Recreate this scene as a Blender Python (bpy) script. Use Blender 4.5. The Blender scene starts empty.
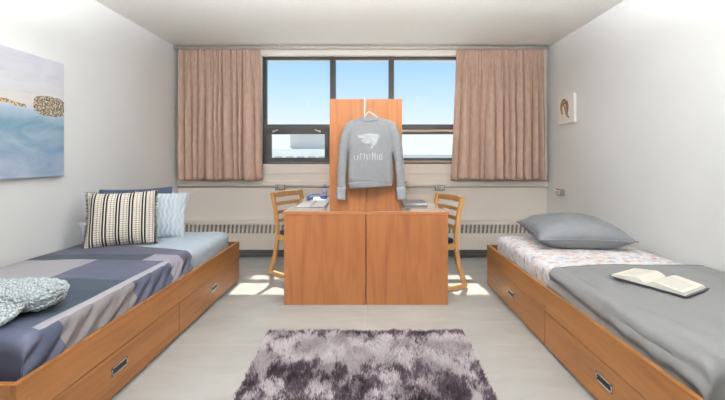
import bpy, bmesh, math, random
from mathutils import Vector, Matrix, noise
from mathutils.bvhtree import BVHTree
random.seed(7)
C = bpy.context.scene.collection
PI = math.pi

# ------------------------------------------------------------------ room constants (metres; camera at origin looking +Y)
XL, XR, YB, YF, H = -2.34, 2.18, 4.37, -1.3, 2.547
CAMZ = 1.2

# ------------------------------------------------------------------ materials
def lin(c):
    return tuple(((v/12.92) if v <= .04045 else ((v+.055)/1.055)**2.4) for v in (x/255 for x in c)) + (1,)

class NT:
    """tiny node helper"""
    def __init__(s, name):
        s.m = bpy.data.materials.new(name); s.m.use_nodes = True
        s.t = s.m.node_tree; s.N = s.t.nodes; s.L = s.t.links
        s.b = s.N['Principled BSDF']; s.out = s.N['Material Output']
        s._co = None
    def n(s, typ, **kw):
        o = s.N.new(typ)
        for k, v in kw.items(): setattr(o, k, v)
        return o
    def set(s, inp, v):
        if isinstance(v, bpy.types.NodeSocket): s.L.new(v, inp)
        else: inp.default_value = v
    def co(s, kind='Object'):
        if s._co is None: s._co = s.n('ShaderNodeTexCoord')
        return s._co.outputs[kind]
    def mapping(s, scale, kind='Object', loc=(0,0,0), rot=(0,0,0)):
        m = s.n('ShaderNodeMapping'); s.L.new(s.co(kind), m.inputs[0])
        m.inputs['Scale'].default_value = scale; m.inputs['Location'].default_value = loc; m.inputs['Rotation'].default_value = rot
        return m.outputs[0]
    def noise(s, vec, scale, detail=4, rough=.5, dist=0):
        o = s.n('ShaderNodeTexNoise'); s.L.new(vec, o.inputs['Vector'])
        o.inputs['Scale'].default_value = scale; o.inputs['Detail'].default_value = detail
        o.inputs['Roughness'].default_value = rough; o.inputs['Distortion'].default_value = dist
        return o.outputs['Fac']
    def math(s, op, a, b=0.0, c=None, clamp=False):
        o = s.n('ShaderNodeMath', operation=op); o.use_clamp = clamp
        s.set(o.inputs[0], a); s.set(o.inputs[1], b)
        if c is not None: s.set(o.inputs[2], c)
        return o.outputs[0]
    def ramp(s, fac, stops, interp='LINEAR'):
        o = s.n('ShaderNodeValToRGB'); s.L.new(fac, o.inputs[0]); r = o.color_ramp; r.interpolation = interp
        while len(r.elements) < len(stops): r.elements.new(.5)
        for e, (p, c) in zip(r.elements, stops): e.position = p; e.color = c
        return o.outputs[0]
    def mix(s, fac, a, b, blend='MIX'):
        o = s.n('ShaderNodeMix', data_type='RGBA', blend_type=blend)
        s.set(o.inputs[0], fac); s.set(o.inputs[6], a); s.set(o.inputs[7], b)
        return o.outputs[2]
    def sep(s, vec):
        o = s.n('ShaderNodeSeparateXYZ'); s.L.new(vec, o.inputs[0]); return o.outputs
    def bump(s, h, strength=.2, dist=.01):
        o = s.n('ShaderNodeBump'); s.L.new(h, o.inputs['Height'])
        o.inputs['Strength'].default_value = strength; o.inputs['Distance'].default_value = dist
        s.L.new(o.outputs[0], s.b.inputs['Normal'])
    def col(s, v): s.set(s.b.inputs['Base Color'], v)
    def rough(s, v): s.set(s.b.inputs['Roughness'], v)
    def spec(s, v): s.b.inputs['Specular IOR Level'].default_value = v
    def metal(s, v): s.b.inputs['Metallic'].default_value = v
    def box(s, X, Y, x0, x1, y0, y1):
        a = s.math('MULTIPLY', s.math('GREATER_THAN', X, x0), s.math('LESS_THAN', X, x1))
        b = s.math('MULTIPLY', s.math('GREATER_THAN', Y, y0), s.math('LESS_THAN', Y, y1))
        return s.math('MULTIPLY', a, b)

def plain(name, rgb, rough=.6, metal=0, spec=.5, var=.06, vscale=30, bump=0, bscale=300):
    k = NT(name); c = lin(rgb)
    v = k.noise(k.co(), vscale)
    k.col(k.ramp(v, [(.3, tuple(x*(1-var) for x in c[:3])+(1,)), (.7, tuple(min(1, x*(1+var)) for x in c[:3])+(1,))]))
    k.rough(rough); k.metal(metal); k.spec(spec)
    if bump: k.bump(k.noise(k.co(), bscale, 2), bump, .002)
    return k.m

def wood(name, base, dark, axis='z', rough=.38, scale=1.0):
    k = NT(name)
    st = {'x': (1.2, 14, 14), 'y': (14, 1.2, 14), 'z': (14, 14, 1.2)}[axis]
    st2 = {'x': (8, 160, 160), 'y': (160, 8, 160), 'z': (160, 160, 8)}[axis]
    broad = k.noise(k.mapping(tuple(v*scale for v in st)), 1.0, 5, .55, 1.2)
    fine = k.noise(k.mapping(tuple(v*scale for v in st2)), 1.0, 3, .6)
    blot = k.noise(k.co(), 5, 3)
    c = k.ramp(broad, [(.32, lin(dark)), (.58, lin(base))])
    hi = tuple(min(255, v*1.08) for v in base)
    c = k.mix(k.math('MULTIPLY', fine, .35), c, lin(tuple(v*.82 for v in base)))
    c = k.mix(k.math('MULTIPLY', blot, .35), c, lin(hi))
    k.col(c); k.rough(rough); k.spec(.45)
    k.bump(fine, .05, .001)
    return k.m

M = {}
M['wall'] = plain('wall_paint', (228, 227, 225), .75, var=.015, vscale=2.5, bump=.06, bscale=250)
M['wall_back'] = plain('wall_paint_cream', (241, 231, 222), .7, var=.015, vscale=2.5, bump=.06, bscale=250)
M['ceil'] = plain('ceiling_stipple', (237, 234, 228), .9, var=.03, vscale=40, bump=.25, bscale=180)
M['trimw'] = plain('cream_enamel', (240, 231, 221), .45, var=.02)
M['cove'] = plain('dark_rubber_cove', (84, 82, 80), .55)
M['bronze'] = plain('bronze_aluminium', (66, 63, 62), .5, metal=.3, var=.04)
M['tan'] = plain('tan_strip', (196, 170, 140), .5)
M['alu'] = plain('brushed_aluminium', (190, 186, 180), .35, metal=.8)
M['chrome'] = plain('satin_chrome', (205, 205, 205), .25, metal=.9)
M['black'] = plain('black_recess', (18, 17, 17), .6)
M['deskwood'] = wood('desk_laminate', (164, 105, 63), (134, 79, 44), 'z', .33)
M['desktop'] = wood('desk_top_laminate', (206, 180, 160), (190, 160, 136), 'y', .14)
M['desktop'].node_tree.nodes['Principled BSDF'].inputs['Coat Weight'].default_value = 1.0
M['desktop'].node_tree.nodes['Principled BSDF'].inputs['Coat Roughness'].default_value = .08
M['bedwood'] = wood('bed_laminate', (157, 104, 54), (124, 75, 36), 'y', .3)
M['bedwood_x'] = wood('bed_laminate_cross', (157, 104, 54), (124, 75, 36), 'x', .3)
M['edge'] = plain('wood_edge_band', (176, 112, 70), .4, var=.1)
M['chairwood'] = wood('beech_chair', (214, 166, 110), (192, 140, 84), 'z', .4, 2)
M['navyseat'] = plain('navy_seat_fabric', (38, 43, 62), .8, bump=.2)
M['plaster_plastic'] = plain('ivory_plate', (206, 198, 182), .4)
M['steelbox'] = plain('grey_outlet_box', (150, 145, 136), .4, metal=.5)
M['paper'] = plain('white_paper', (228, 222, 210), .8, var=.02)
M['paperw'] = plain('bright_white_paper', (248, 247, 246), .8, var=.01)
M['hangerw'] = plain('white_plastic', (226, 220, 214), .35)

def floor_mat():
    k = NT('polished_tile')
    v = k.co()
    n1 = k.noise(k.mapping((1.2, 3.4, 1)), 1.5, 6, .6, .8)
    n2 = k.noise(k.mapping((9, 14, 1)), 1.0, 4, .6, 1.5)
    c = k.ramp(n1, [(.3, lin((171, 170, 166))), (.7, lin((188, 186, 182)))])
    c = k.mix(k.math('MULTIPLY', n2, .2), c, lin((200, 200, 197)))
    X, Y, Z = k.sep(v)
    def seam(c_, off, per, w):
        f = k.math('FRACT', k.math('DIVIDE', k.math('ADD', c_, off+100*per), per))
        return k.math('LESS_THAN', f, w/per)
    s1 = seam(X, .033, 1.22, .006); s2 = seam(Y, .15, 1.22, .006)
    c = k.mix(k.math('MULTIPLY', k.math('MAXIMUM', s1, s2), .28), c, lin((214, 208, 200)))
    k.col(c)
    k.rough(k.ramp(n2, [(.3, (.20,)*3+(1,)), (.7, (.26,)*3+(1,))])); k.spec(.75)
    k.bump(n2, .03, .002)
    return k.m
M['floor'] = floor_mat()

def glass_mat(name, tint=(1, 1, 1, 1), refl=.06):
    k = NT(name); k.N.remove(k.b)
    tr = k.n('ShaderNodeBsdfTransparent'); tr.inputs[0].default_value = tint
    gl = k.n('ShaderNodeBsdfGlossy'); gl.inputs['Roughness'].default_value = .02
    lw = k.n('ShaderNodeLayerWeight'); lw.inputs[0].default_value = .15
    mx = k.n('ShaderNodeMixShader'); k.L.new(k.math('MULTIPLY', lw.outputs['Facing'], refl*2), mx.inputs[0])
    k.L.new(tr.outputs[0], mx.inputs[1]); k.L.new(gl.outputs[0], mx.inputs[2]); k.L.new(mx.outputs[0], k.out.inputs[0])
    return k.m
M['glass'] = glass_mat('window_glass', (.96, .98, .98, 1))

def curtain_mat():
    k = NT('mauve_curtain_cloth')
    n1 = k.noise(k.mapping((26, 26, 12)), 1, 5); n2 = k.noise(k.mapping((300, 300, 300)), 1, 2)
    c = k.ramp(n1, [(.3, lin((206, 175, 158))), (.7, lin((222, 191, 173)))])
    k.col(c); k.rough(.85); k.spec(.15); k.bump(n2, .15, .002)
    tl = k.n('ShaderNodeBsdfTranslucent'); k.L.new(c, tl.inputs[0])
    mx = k.n('ShaderNodeMixShader'); mx.inputs[0].default_value = .15
    k.L.new(k.b.outputs[0], mx.inputs[1]); k.L.new(tl.outputs[0], mx.inputs[2]); k.L.new(mx.outputs[0], k.out.inputs[0])
    return k.m
M['curtain'] = curtain_mat()

def cloth(name, rgb, rough=.8, var=.06, wr=.25, sheen=0, ws=14):
    k = NT(name); c = lin(rgb)
    n = k.noise(k.co(), ws, 5, .55, .6)
    f = k.noise(k.co(), 900, 1)
    k.col(k.ramp(k.noise(k.co(), 60, 3), [(.3, tuple(x*(1-var) for x in c[:3])+(1,)), (.7, tuple(min(1, x*(1+var)) for x in c[:3])+(1,))]))
    k.rough(rough); k.spec(.3); k.b.inputs['Sheen Weight'].default_value = sheen
    k.bump(k.math('ADD', n, k.math('MULTIPLY', f, .08)), wr, .02)
    return k.m
M['sheet_blue'] = cloth('light_blue_sheet', (192, 203, 214), .5, wr=.6)
M['pillow_navy'] = cloth('navy_pillowcase', (58, 68, 92), .7)
M['pillow_lilac'] = cloth('lilac_grey_pillowcase', (160, 158, 163), .7)
M['pillow_grey'] = cloth('grey_satin_pillowcase', (126, 127, 131), .45, wr=.4, ws=9)
M['blanket_grey'] = cloth('grey_satin_blanket', (126, 125, 126), .40, var=.02, wr=.3, ws=5)
M['hem'] = plain('dark_hem', (70, 70, 74), .7)
M['sweat'] = cloth('heather_grey_fleece', (124, 124, 127), .9, var=.1, wr=.2, ws=20)
M['sweat_rib'] = None
M['print'] = plain('white_print', (196, 197, 199), .7, var=.04)
M['print2'] = plain('silver_grey_print', (168, 170, 173), .7, var=.05)

def rib_mat(name, rgb, freq):
    k = NT(name); X, Y, Z = k.sep(k.co())
    w = k.math('SINE', k.math('MULTIPLY', X, freq)); w = k.math('MULTIPLY_ADD', w, .5, .5)
    c = lin(rgb)
    k.col(k.ramp(w, [(.1, tuple(v*.7 for v in c[:3])+(1,)), (.7, c)])); k.rough(.9)
    k.bump(w, .5, .003); return k.m
M['sweat_rib'] = rib_mat('ribbed_knit', (160, 160, 168), 520)
M['sweat_band'] = rib_mat('ribbed_waistband', (134, 136, 140), 700)

def comforter_mat():
    k = NT('colour_block_comforter')
    X, Y, Z = k.sep(k.mapping((1, 1, 1), loc=(-1.8, 2.0, 0)))
    slate, teal, lgrey, lilac, purple, taupe, near = [lin(c) for c in
        ((76, 79, 98), (46, 57, 70), (156, 152, 156), (148, 145, 157), (82, 82, 98), (122, 116, 118), (68, 72, 92))]
    c = k.mix(k.box(X, Y, -9, -1.79, -9, 9), slate, lgrey)
    c = k.mix(k.box(X, Y, -9, -1.335, 1.52, 1.99), c, teal)
    c = k.mix(k.box(X, Y, -1.335, 9, 1.52, 1.99), c, taupe)
    c = k.mix(k.box(X, Y, -9, 9, -9, 1.52), c, near)
    c = k.mix(k.box(X, Y, -1.352, -1.322, 1.43, 2.36), c, lgrey)
    c = k.mix(k.box(X, Y, -9, -1.50, 2.36, 2.50), c, teal)
    c = k.mix(k.box(X, Y, -1.50, 9, 2.36, 2.50), c, lilac)
    c = k.mix(k.box(X, Y, -9, 9, 2.50, 9), c, purple)
    k.col(c); k.rough(.5); k.spec(.4)
    n = k.noise(k.co(), 10, 5, .55, .7); f = k.noise(k.co(), 900, 1)
    k.bump(k.math('ADD', n, k.math('MULTIPLY', f, .06)), .25, .02)
    return k.m
M['comforter'] = comforter_mat()

def patterned_sheet_mat():
    k = NT('coral_and_blue_patterned_sheet')
    v = k.mapping((34, 34, 34))
    vo = k.n('ShaderNodeTexVoronoi'); vo.distance = 'CHEBYCHEV'; k.L.new(v, vo.inputs['Vector']); vo.inputs['Scale'].default_value = 1.0
    hs = k.sep(vo.outputs['Color'])
    c = k.ramp(hs[0], [(0, lin((232, 230, 232))), (.42, lin((226, 196, 184))), (.56, lin((222, 206, 200))), (.66, lin((236, 234, 234))), (.8, lin((176, 186, 208))), (.92, lin((208, 160, 148)))], 'CONSTANT')
    X, Y, Z = k.sep(k.co())
    w = k.math('MULTIPLY_ADD', k.math('SINE', k.math('MULTIPLY', Y, 2*PI/.085)), .5, .5)
    c = k.mix(k.math('MULTIPLY', w, .6), c, lin((234, 231, 233)))
    # pale blue quiet band towards the side
    k.col(c); k.rough(.75); k.bump(k.noise(k.co(), 12, 4), .3, .02)
    return k.m
M['sheet_pat'] = patterned_sheet_mat()

def stripe_pillow_mat():
    k = NT('woven_black_and_cream_stripe')
    X, Y, Z = k.sep(k.co())
    per = .084
    f = k.math('FRACT', k.math('DIVIDE', k.math('ADD', X, 10.03), per))
    b1 = k.math('MULTIPLY', k.math('GREATER_THAN', f, .02), k.math('LESS_THAN', f, .16))
    b2 = k.math('MULTIPLY', k.math('GREATER_THAN', f, .25), k.math('LESS_THAN', f, .39))
    cream = lin((232, 224, 210)); blk = lin((26, 25, 28))
    # checked weave in the wide cream band
    u = k.math('FRACT', k.math('DIVIDE', k.math('ADD', X, 10), .021)); vv = k.math('FRACT', k.math('DIVIDE', k.math('ADD', Y, 10), .017))
    g = k.math('MAXIMUM', k.math('LESS_THAN', u, .28), k.math('LESS_THAN', vv, .34))
    wide = k.math('GREATER_THAN', f, .42)
    c = k.mix(k.math('MULTIPLY', k.math('MULTIPLY', g, wide), .8), cream, lin((136, 122, 112)))
    c = k.mix(k.math('MAXIMUM', b1, b2), c, blk)
    k.col(c); k.rough(.9)
    k.bump(k.math('MULTIPLY', u, vv), .4, .004)
    return k.m
M['stripe'] = stripe_pillow_mat()

def quilt_pillow_mat():
    k = NT('pale_blue_quilted_cotton')
    X, Y, Z = k.sep(k.co())
    w = k.math('SINE', k.math('MULTIPLY', k.math('ADD', X, k.math('MULTIPLY', k.math('SINE', k.math('MULTIPLY', Y, 70)), .006)), 2*PI/.036))
    w = k.math('MULTIPLY_ADD', w, .5, .5)
    k.col(k.ramp(w, [(0, lin((198, 209, 220))), (1, lin((212, 221, 229)))])); k.rough(.8)
    k.bump(w, .6, .01); return k.m
M['quilt'] = quilt_pillow_mat()

def knit_mat():
    k = NT('pale_chunky_knit')
    vo = k.n('ShaderNodeTexVoronoi'); k.L.new(k.mapping((95, 95, 95)), vo.inputs['Vector']); vo.inputs['Scale'].default_value = 1
    d = vo.outputs['Distance']
    k.col(k.ramp(d, [(.25, lin((222, 226, 226))), (.8, lin((176, 189, 196)))])); k.rough(.95)
    k.bump(k.math('SUBTRACT', 1.0, d), 1.0, .015); return k.m
M['knit'] = knit_mat()

def pile_mat():
    k = NT('mauve_and_plum_shag')
    n = k.noise(k.mapping((8.5, 5.5, 0)), 1, 6, .62, .8)
    n2 = k.noise(k.mapping((60, 60, 0)), 1, 2)
    X, Y, Z = k.sep(k.co())
    # dye blotches: plum band along the far hem and larger plum clouds from the middle on
    def sm(a, b, val): 
        o = k.n('ShaderNodeMapRange'); o.interpolation_type = 'SMOOTHSTEP'
        k.set(o.inputs[0], val); o.inputs[1].default_value = a; o.inputs[2].default_value = b; return o.outputs[0]
    nearb = sm(-.26, -.55, Y); farb = sm(-.13, -.02, Y)
    t = k.math('ADD', n, k.math('ADD', k.math('MULTIPLY', nearb, .13), k.math('MULTIPLY', farb, .16)))
    t = k.math('ADD', t, k.math('MULTIPLY', k.math('SUBTRACT', n2, .5), .42))
    k.col(k.ramp(t, [(.56, lin((238, 228, 231))), (.61, lin((184, 168, 176))), (.66, lin((90, 71, 84)))]))
    k.rough(.8); k.b.inputs['Sheen Weight'].default_value = .2
    return k.m
M['pile'] = pile_mat()

def seascape_mat():
    k = NT('abstract_seascape_canvas')
    X, Y, Z = k.sep(k.co())      # local: Y along wall (0 = far edge, negative nearer), Z up 0..0.85
    n = k.noise(k.mapping((1, 3, 7)), 1, 6, .6, 1.0); n2 = k.noise(k.mapping((1, 9, 9)), 1, 5, .6)
    n3 = k.noise(k.mapping((1, 5, 22)), 1, 4, .6)
    z = k.math('ADD', Z, k.math('MULTIPLY', k.math('SUBTRACT', n2, .5), .07))
    z = k.math('DIVIDE', z, .85)
    c = k.ramp(z, [(0, lin((138, 152, 174))), (.22, lin((108, 134, 158))), (.44, lin((98, 132, 150))), (.53, lin((150, 170, 190))), (.57, lin((190, 192, 204))), (.60, lin((212, 204, 194))), (.70, lin((206, 202, 204))), (1, lin((198, 196, 206)))])
    c = k.mix(k.math('MULTIPLY', k.math('SUBTRACT', n, .38, clamp=True), 1.1), c, lin((218, 222, 230)))
    c = k.mix(k.math('MULTIPLY', k.math('SUBTRACT', n3, .55, clamp=True), 1.5), c, lin((116, 146, 176)))
    # gold shoreline
    line = k.math('LESS_THAN', k.math('ABSOLUTE', k.math('SUBTRACT', z, k.math('MULTIPLY_ADD', Y, -.08, .545))), .014)
    line = k.math('MULTIPLY', line, k.math('LESS_THAN', Y, -.30))
    c = k.mix(line, c, k.mix(k.math('GREATER_THAN', k.noise(k.mapping((1, 60, 60)), 1, 2), .5), lin((206, 178, 110)), lin((112, 100, 92))))
    # dark rocky island with golden flecks at the far end
    n4 = k.noise(k.mapping((1, 14, 14)), 1, 4)
    dy = k.math('ABSOLUTE', k.math('SUBTRACT', Y, -.118)); dz = k.math('ABSOLUTE', k.math('SUBTRACT', Z, .505))
    e = k.math('ADD', k.math('POWER', k.math('DIVIDE', dy, .130), 3), k.math('POWER', k.math('DIVIDE', dz, .072), 3))
    isl = k.math('LESS_THAN', k.math('ADD', e, k.math('MULTIPLY', k.math('SUBTRACT', n4, .5), 1.4)), .95)
    fl = k.math('GREATER_THAN', k.noise(k.mapping((1, 85, 85)), 1, 1), .54)
    c = k.mix(isl, c, k.mix(fl, lin((84, 76, 80)), lin((204, 184, 138))))
    k.col(c); k.rough(.7); k.bump(k.noise(k.co(), 260, 2), .1, .002)
    return k.m
M['seascape'] = seascape_mat()
M['canvas'] = plain('white_canvas', (238, 234, 230), .8, var=.02)
M['gold'] = plain('ochre_brush', (178, 142, 92), .6, var=.25, vscale=60)
M['umber'] = plain('umber_brush', (140, 110, 84), .7, var=.25, vscale=60)

# ------------------------------------------------------------------ mesh helpers
class MB:
    def __init__(s): s.bm = bmesh.new(); s.mi = 0
    def _tag(s, faces):
        for f in faces: f.material_index = s.mi
    def box(s, x0, x1, y0, y1, z0, z1, rot=None):
        r = bmesh.ops.create_cube(s.bm, size=1)
        ce = Vector(((x0+x1)/2, (y0+y1)/2, (z0+z1)/2))
        for v in r['verts']:
            p = Vector((v.co.x*(x1-x0), v.co.y*(y1-y0), v.co.z*(z1-z0)))
            if rot: p = rot @ p
            v.co = p + ce
        s._tag({f for v in r['verts'] for f in v.link_faces}); return s
    def cyl(s, c, r, h, axis='z', seg=24, r2=None):
        m = {'z': Matrix.Identity(4), 'x': Matrix.Rotation(PI/2, 4, 'Y'), 'y': Matrix.Rotation(PI/2, 4, 'X')}[axis]
        q = bmesh.ops.create_cone(s.bm, cap_ends=True, segments=seg, radius1=r, radius2=r if r2 is None else r2, depth=h, matrix=Matrix.Translation(c) @ m)
        s._tag({f for v in q['verts'] for f in v.link_faces}); return s
    def rings(s, rings, close=True, caps=True):
        vs = [[s.bm.verts.new(p) for p in r] for r in rings]; fs = []
        n = len(vs[0])
        for a, b in zip(vs, vs[1:]):
            for i in range(n if close else n-1):
                j = (i+1) % n
                fs.append(s.bm.faces.new((a[i], a[j], b[j], b[i])))
        if caps and close:
            fs.append(s.bm.faces.new(vs[0][::-1])); fs.append(s.bm.faces.new(vs[-1]))
        s._tag(fs); return vs
    def tube(s, pts, r, seg=10, flat=None):
        pts = [Vector(p) for p in pts]; rs = r if isinstance(r, (list, tuple)) else [r]*len(pts)
        out = []; up = None
        for i, p in enumerate(pts):
            t = (pts[min(i+1, len(pts)-1)] - pts[max(i-1, 0)]).normalized()
            if up is None: up = Vector((0, 0, 1)) if abs(t.z) < .9 else Vector((0, 1, 0))
            a = (up - t*up.dot(t)).normalized(); up = a; b = t.cross(a)
            out.append([p + (a*math.cos(2*PI*k/seg) + b*math.sin(2*PI*k/seg))*rs[i] for k in range(seg)])
        s.rings(out); return s
    def bar(s, pts, w, d, side):
        """rectangular bar along pts; side = unit vector for width w"""
        side = Vector(side); pts = [Vector(p) for p in pts]; out = []
        for i, p in enumerate(pts):
            t = (pts[min(i+1, len(pts)-1)] - pts[max(i-1, 0)]).normalized()
            n = side.cross(t).normalized(); a = side*w/2; b = n*d/2
            out.append([p+a+b, p-a+b, p-a-b, p+a-b])
        s.rings(out); return s
    def build(s, name, mat, parent=None, bevel=0, smooth=False, seg=2, shift=True, sub=0):
        bmesh.ops.recalc_face_normals(s.bm, faces=s.bm.faces[:])
        if parent is not None and shift:
            bmesh.ops.translate(s.bm, verts=s.bm.verts[:], vec=-world(parent))
        me = bpy.data.meshes.new(name); s.bm.to_mesh(me); s.bm.free()
        o = bpy.data.objects.new(name, me); C.objects.link(o); o.parent = parent
        for m in (mat if isinstance(mat, (list, tuple)) else [mat]): me.materials.append(m)
        if smooth: me.shade_smooth()
        if bevel:
            b = o.modifiers.new('bevel', 'BEVEL'); b.width = bevel; b.segments = seg; b.limit_method = 'ANGLE'; b.angle_limit = math.radians(40)
        if sub:
            b = o.modifiers.new('sub', 'SUBSURF'); b.levels = sub; b.render_levels = sub
        return o

def world(o):
    p = Vector((0, 0, 0))
    while o is not None: p += o.location; o = o.parent
    return p

def pydata(name, verts, faces, mat, parent=None, smooth=True):
    me = bpy.data.meshes.new(name)
    if parent is not None:
        w = world(parent); verts = [tuple(Vector(v)-w) for v in verts]
    me.from_pydata([tuple(v) for v in verts], [], faces); me.update()
    o = bpy.data.objects.new(name, me); C.objects.link(o); o.parent = parent
    for m in (mat if isinstance(mat, (list, tuple)) else [mat]): me.materials.append(m)
    if smooth: me.shade_smooth()
    return o

def tag(o, label, cat, group=None, kind=None):
    o['label'] = label; o['category'] = cat
    if group: o['group'] = group
    if kind: o['kind'] = kind
    return o
def thing(name, label, cat, loc=(0, 0, 0), rz=0, group=None):
    o = bpy.data.objects.new(name, None); C.objects.link(o); o.location = loc; o.rotation_euler = (0, 0, rz); o.empty_display_size = .1
    return tag(o, label, cat, group)
def struct(o): o['kind'] = 'structure'; return o
def copy_tree(o, parent=None):
    c = o.copy(); C.objects.link(c); c.parent = parent
    for ch in list(o.children): copy_tree(ch, c)
    return c
def bx(*a): return MB().box(*a)

# ------------------------------------------------------------------ SETTING
struct(bx(XL-.15, XR+.15, YF-.15, YB+.25, -.12, 0).build('floor', M['floor']))
struct(bx(XL-.15, XR+.15, YF-.15, YB+.25, H, H+.15).build('ceiling', M['ceil']))
struct(bx(XL-.15, XL, YF-.15, YB+.25, 0, H).build('wall_left', M['wall']))
struct(bx(XR, XR+.15, YF-.15, YB+.25, 0, H).build('wall_right', M['wall']))
struct(bx(XL, XR, YF-.15, YF, 0, H).build('wall_front', M['wall']))
WX0, WX1, WZ0, WZ1 = -1.312, 1.14, 1.127, 2.448
m = MB(); m.box(XL, WX0, YB, YB+.25, 0, H); m.box(WX1, XR, YB, YB+.25, 0, H)
m.box(WX0, WX1, YB, YB+.25, 0, WZ0); m.box(WX0, WX1, YB, YB+.25, WZ1, H)
struct(m.build('wall_back', M['wall_back']))
struct(bx(XL, XR, YB-.012, YB, 0, .10).build('baseboard_back', M['cove']))
struct(bx(XR-.008, XR, YF, YB, 0, .10).build('baseboard_right', M['cove']))
struct(bx(XL, XL+.008, YF, YB, 0, .10).build('baseboard_left', M['cove']))
struct(bx(XL, XR, YB-.03, YB, .862, .925).build('trim_1', M['trimw'], bevel=.006))
struct(bx(XL, XR, YB-.022, YB, .44, .462).build('trim_2', M['trimw'], bevel=.004))
struct(bx(WX0-.02, WX1+.02, YB-.02, YB, WZ1+.002, H).build('trim_3', M['trimw'], bevel=.004))
struct(bx(WX0, WX1, YB-.012, YB, 1.012, 1.022).build('trim_4', M['trimw'], bevel=.003))

# window
win = bpy.data.objects.new('window_1', None); C.objects.link(win); win.location = (0, YB, WZ0); struct(win)
def wx(px): return (px-369)*(YB+.03)/357
def wz(py): return CAMZ-(py-158)*(YB+.03)/357
f0, f1 = YB+.03, YB+.10
m = MB()
m.box(WX0, wx(266), f0, f1, WZ0, WZ1); m.box(wx(459), WX1, f0, f1, WZ0, WZ1)
m.box(WX0, WX1, f0, f1, wz(59), WZ1); m.box(WX0, WX1, f0, f1, WZ0, wz(162.4))
m.build('window_frame', M['bronze'], win, bevel=.004)
for a, b in ((330, 335.5), (388.7, 394)):
    bx(wx(a), wx(b), f0-.012, f1, WZ0, WZ1).build('mullion', M['bronze'], win, bevel=.004)
for a, b in ((266, 330), (335.5, 388.7), (394, 459)):
    bx(wx(a), wx(b), f0, f1, wz(129.5), wz(124.3)).build('transom', M['bronze'], win, bevel=.004)
    bx(wx(a), wx(b), f0+.03, f0+.036, wz(124.3), wz(59)).build('pane', M['glass'], win)
def sash(a, b, t, z1, z0, zb):
    # z1 top px of sash, z0 lower pane edge px, zb bottom px
    m = MB(); y0, y1 = f0-.015, f0+.04
    m.box(wx(a), wx(b), y0, y1, wz(134.2), wz(z1)); m.box(wx(a), wx(b), y0, y1, wz(zb), wz(z0))
    m.box(wx(a), wx(a+t), y0, y1, wz(z0), wz(134.2)); m.box(wx(b-t), wx(b), y0, y1, wz(z0), wz(134.2))
    s = m.build('sash', M['bronze'], win, bevel=.004)
    bx(wx(a+t), wx(b-t), f0+.01, f0+.016, wz(z0), wz(134.2)).build('pane', M['glass'], s)
    return s
s1 = sash(266, 330, 5.2, 129.6, 157.6, 162.2)
sash(335.5, 388.7, 4, 129.6, 157.6, 162.2)
s3 = sash(394, 459, 3, 131.8, 157.8, 160.5)
bx(wx(394), wx(459), f0, f0+.05, wz(162.4), wz(160.6)).build('sash_stop', M['tan'], win)
bx(wx(394), wx(459), f0, f0+.03, wz(131.6), wz(129.6)).build('stay_bar', M['tan'], win)
for s, cx, d in ((s1, 276, 1), (s1, 318, -1), (s3, 404, 1), (s3, 448, -1)):
    m = MB(); m.box(wx(cx)-.035, wx(cx)+.035, f0-.045, f0-.034, wz(131)-.006, wz(131)+.006, Matrix.Rotation(-.35*d, 3, 'Y'))
    m.cyl((wx(cx)-.025*d, f0-.027, wz(131.6)), .012, .03, 'y', 12)
    m.build('latch', M['alu'], s, bevel=.002)

# curtain track
t = thing('curtain_track', 'slim metal curtain track running along the ceiling above the window', 'curtain track', (0, YB-.1, 2.515))
m = MB(); m.box(XL+.005, XR-.03, YB-.115, YB-.085, 2.505, 2.532); m.build('rail', M['alu'], t, bevel=.003)
for x in (XL+.04, -1.1, 0, 1.0, XR-.06):
    bx(x-.015, x+.015, YB-.10, YB-.021, 2.532, 2.5465).build('bracket', M['alu'], t)

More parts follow.
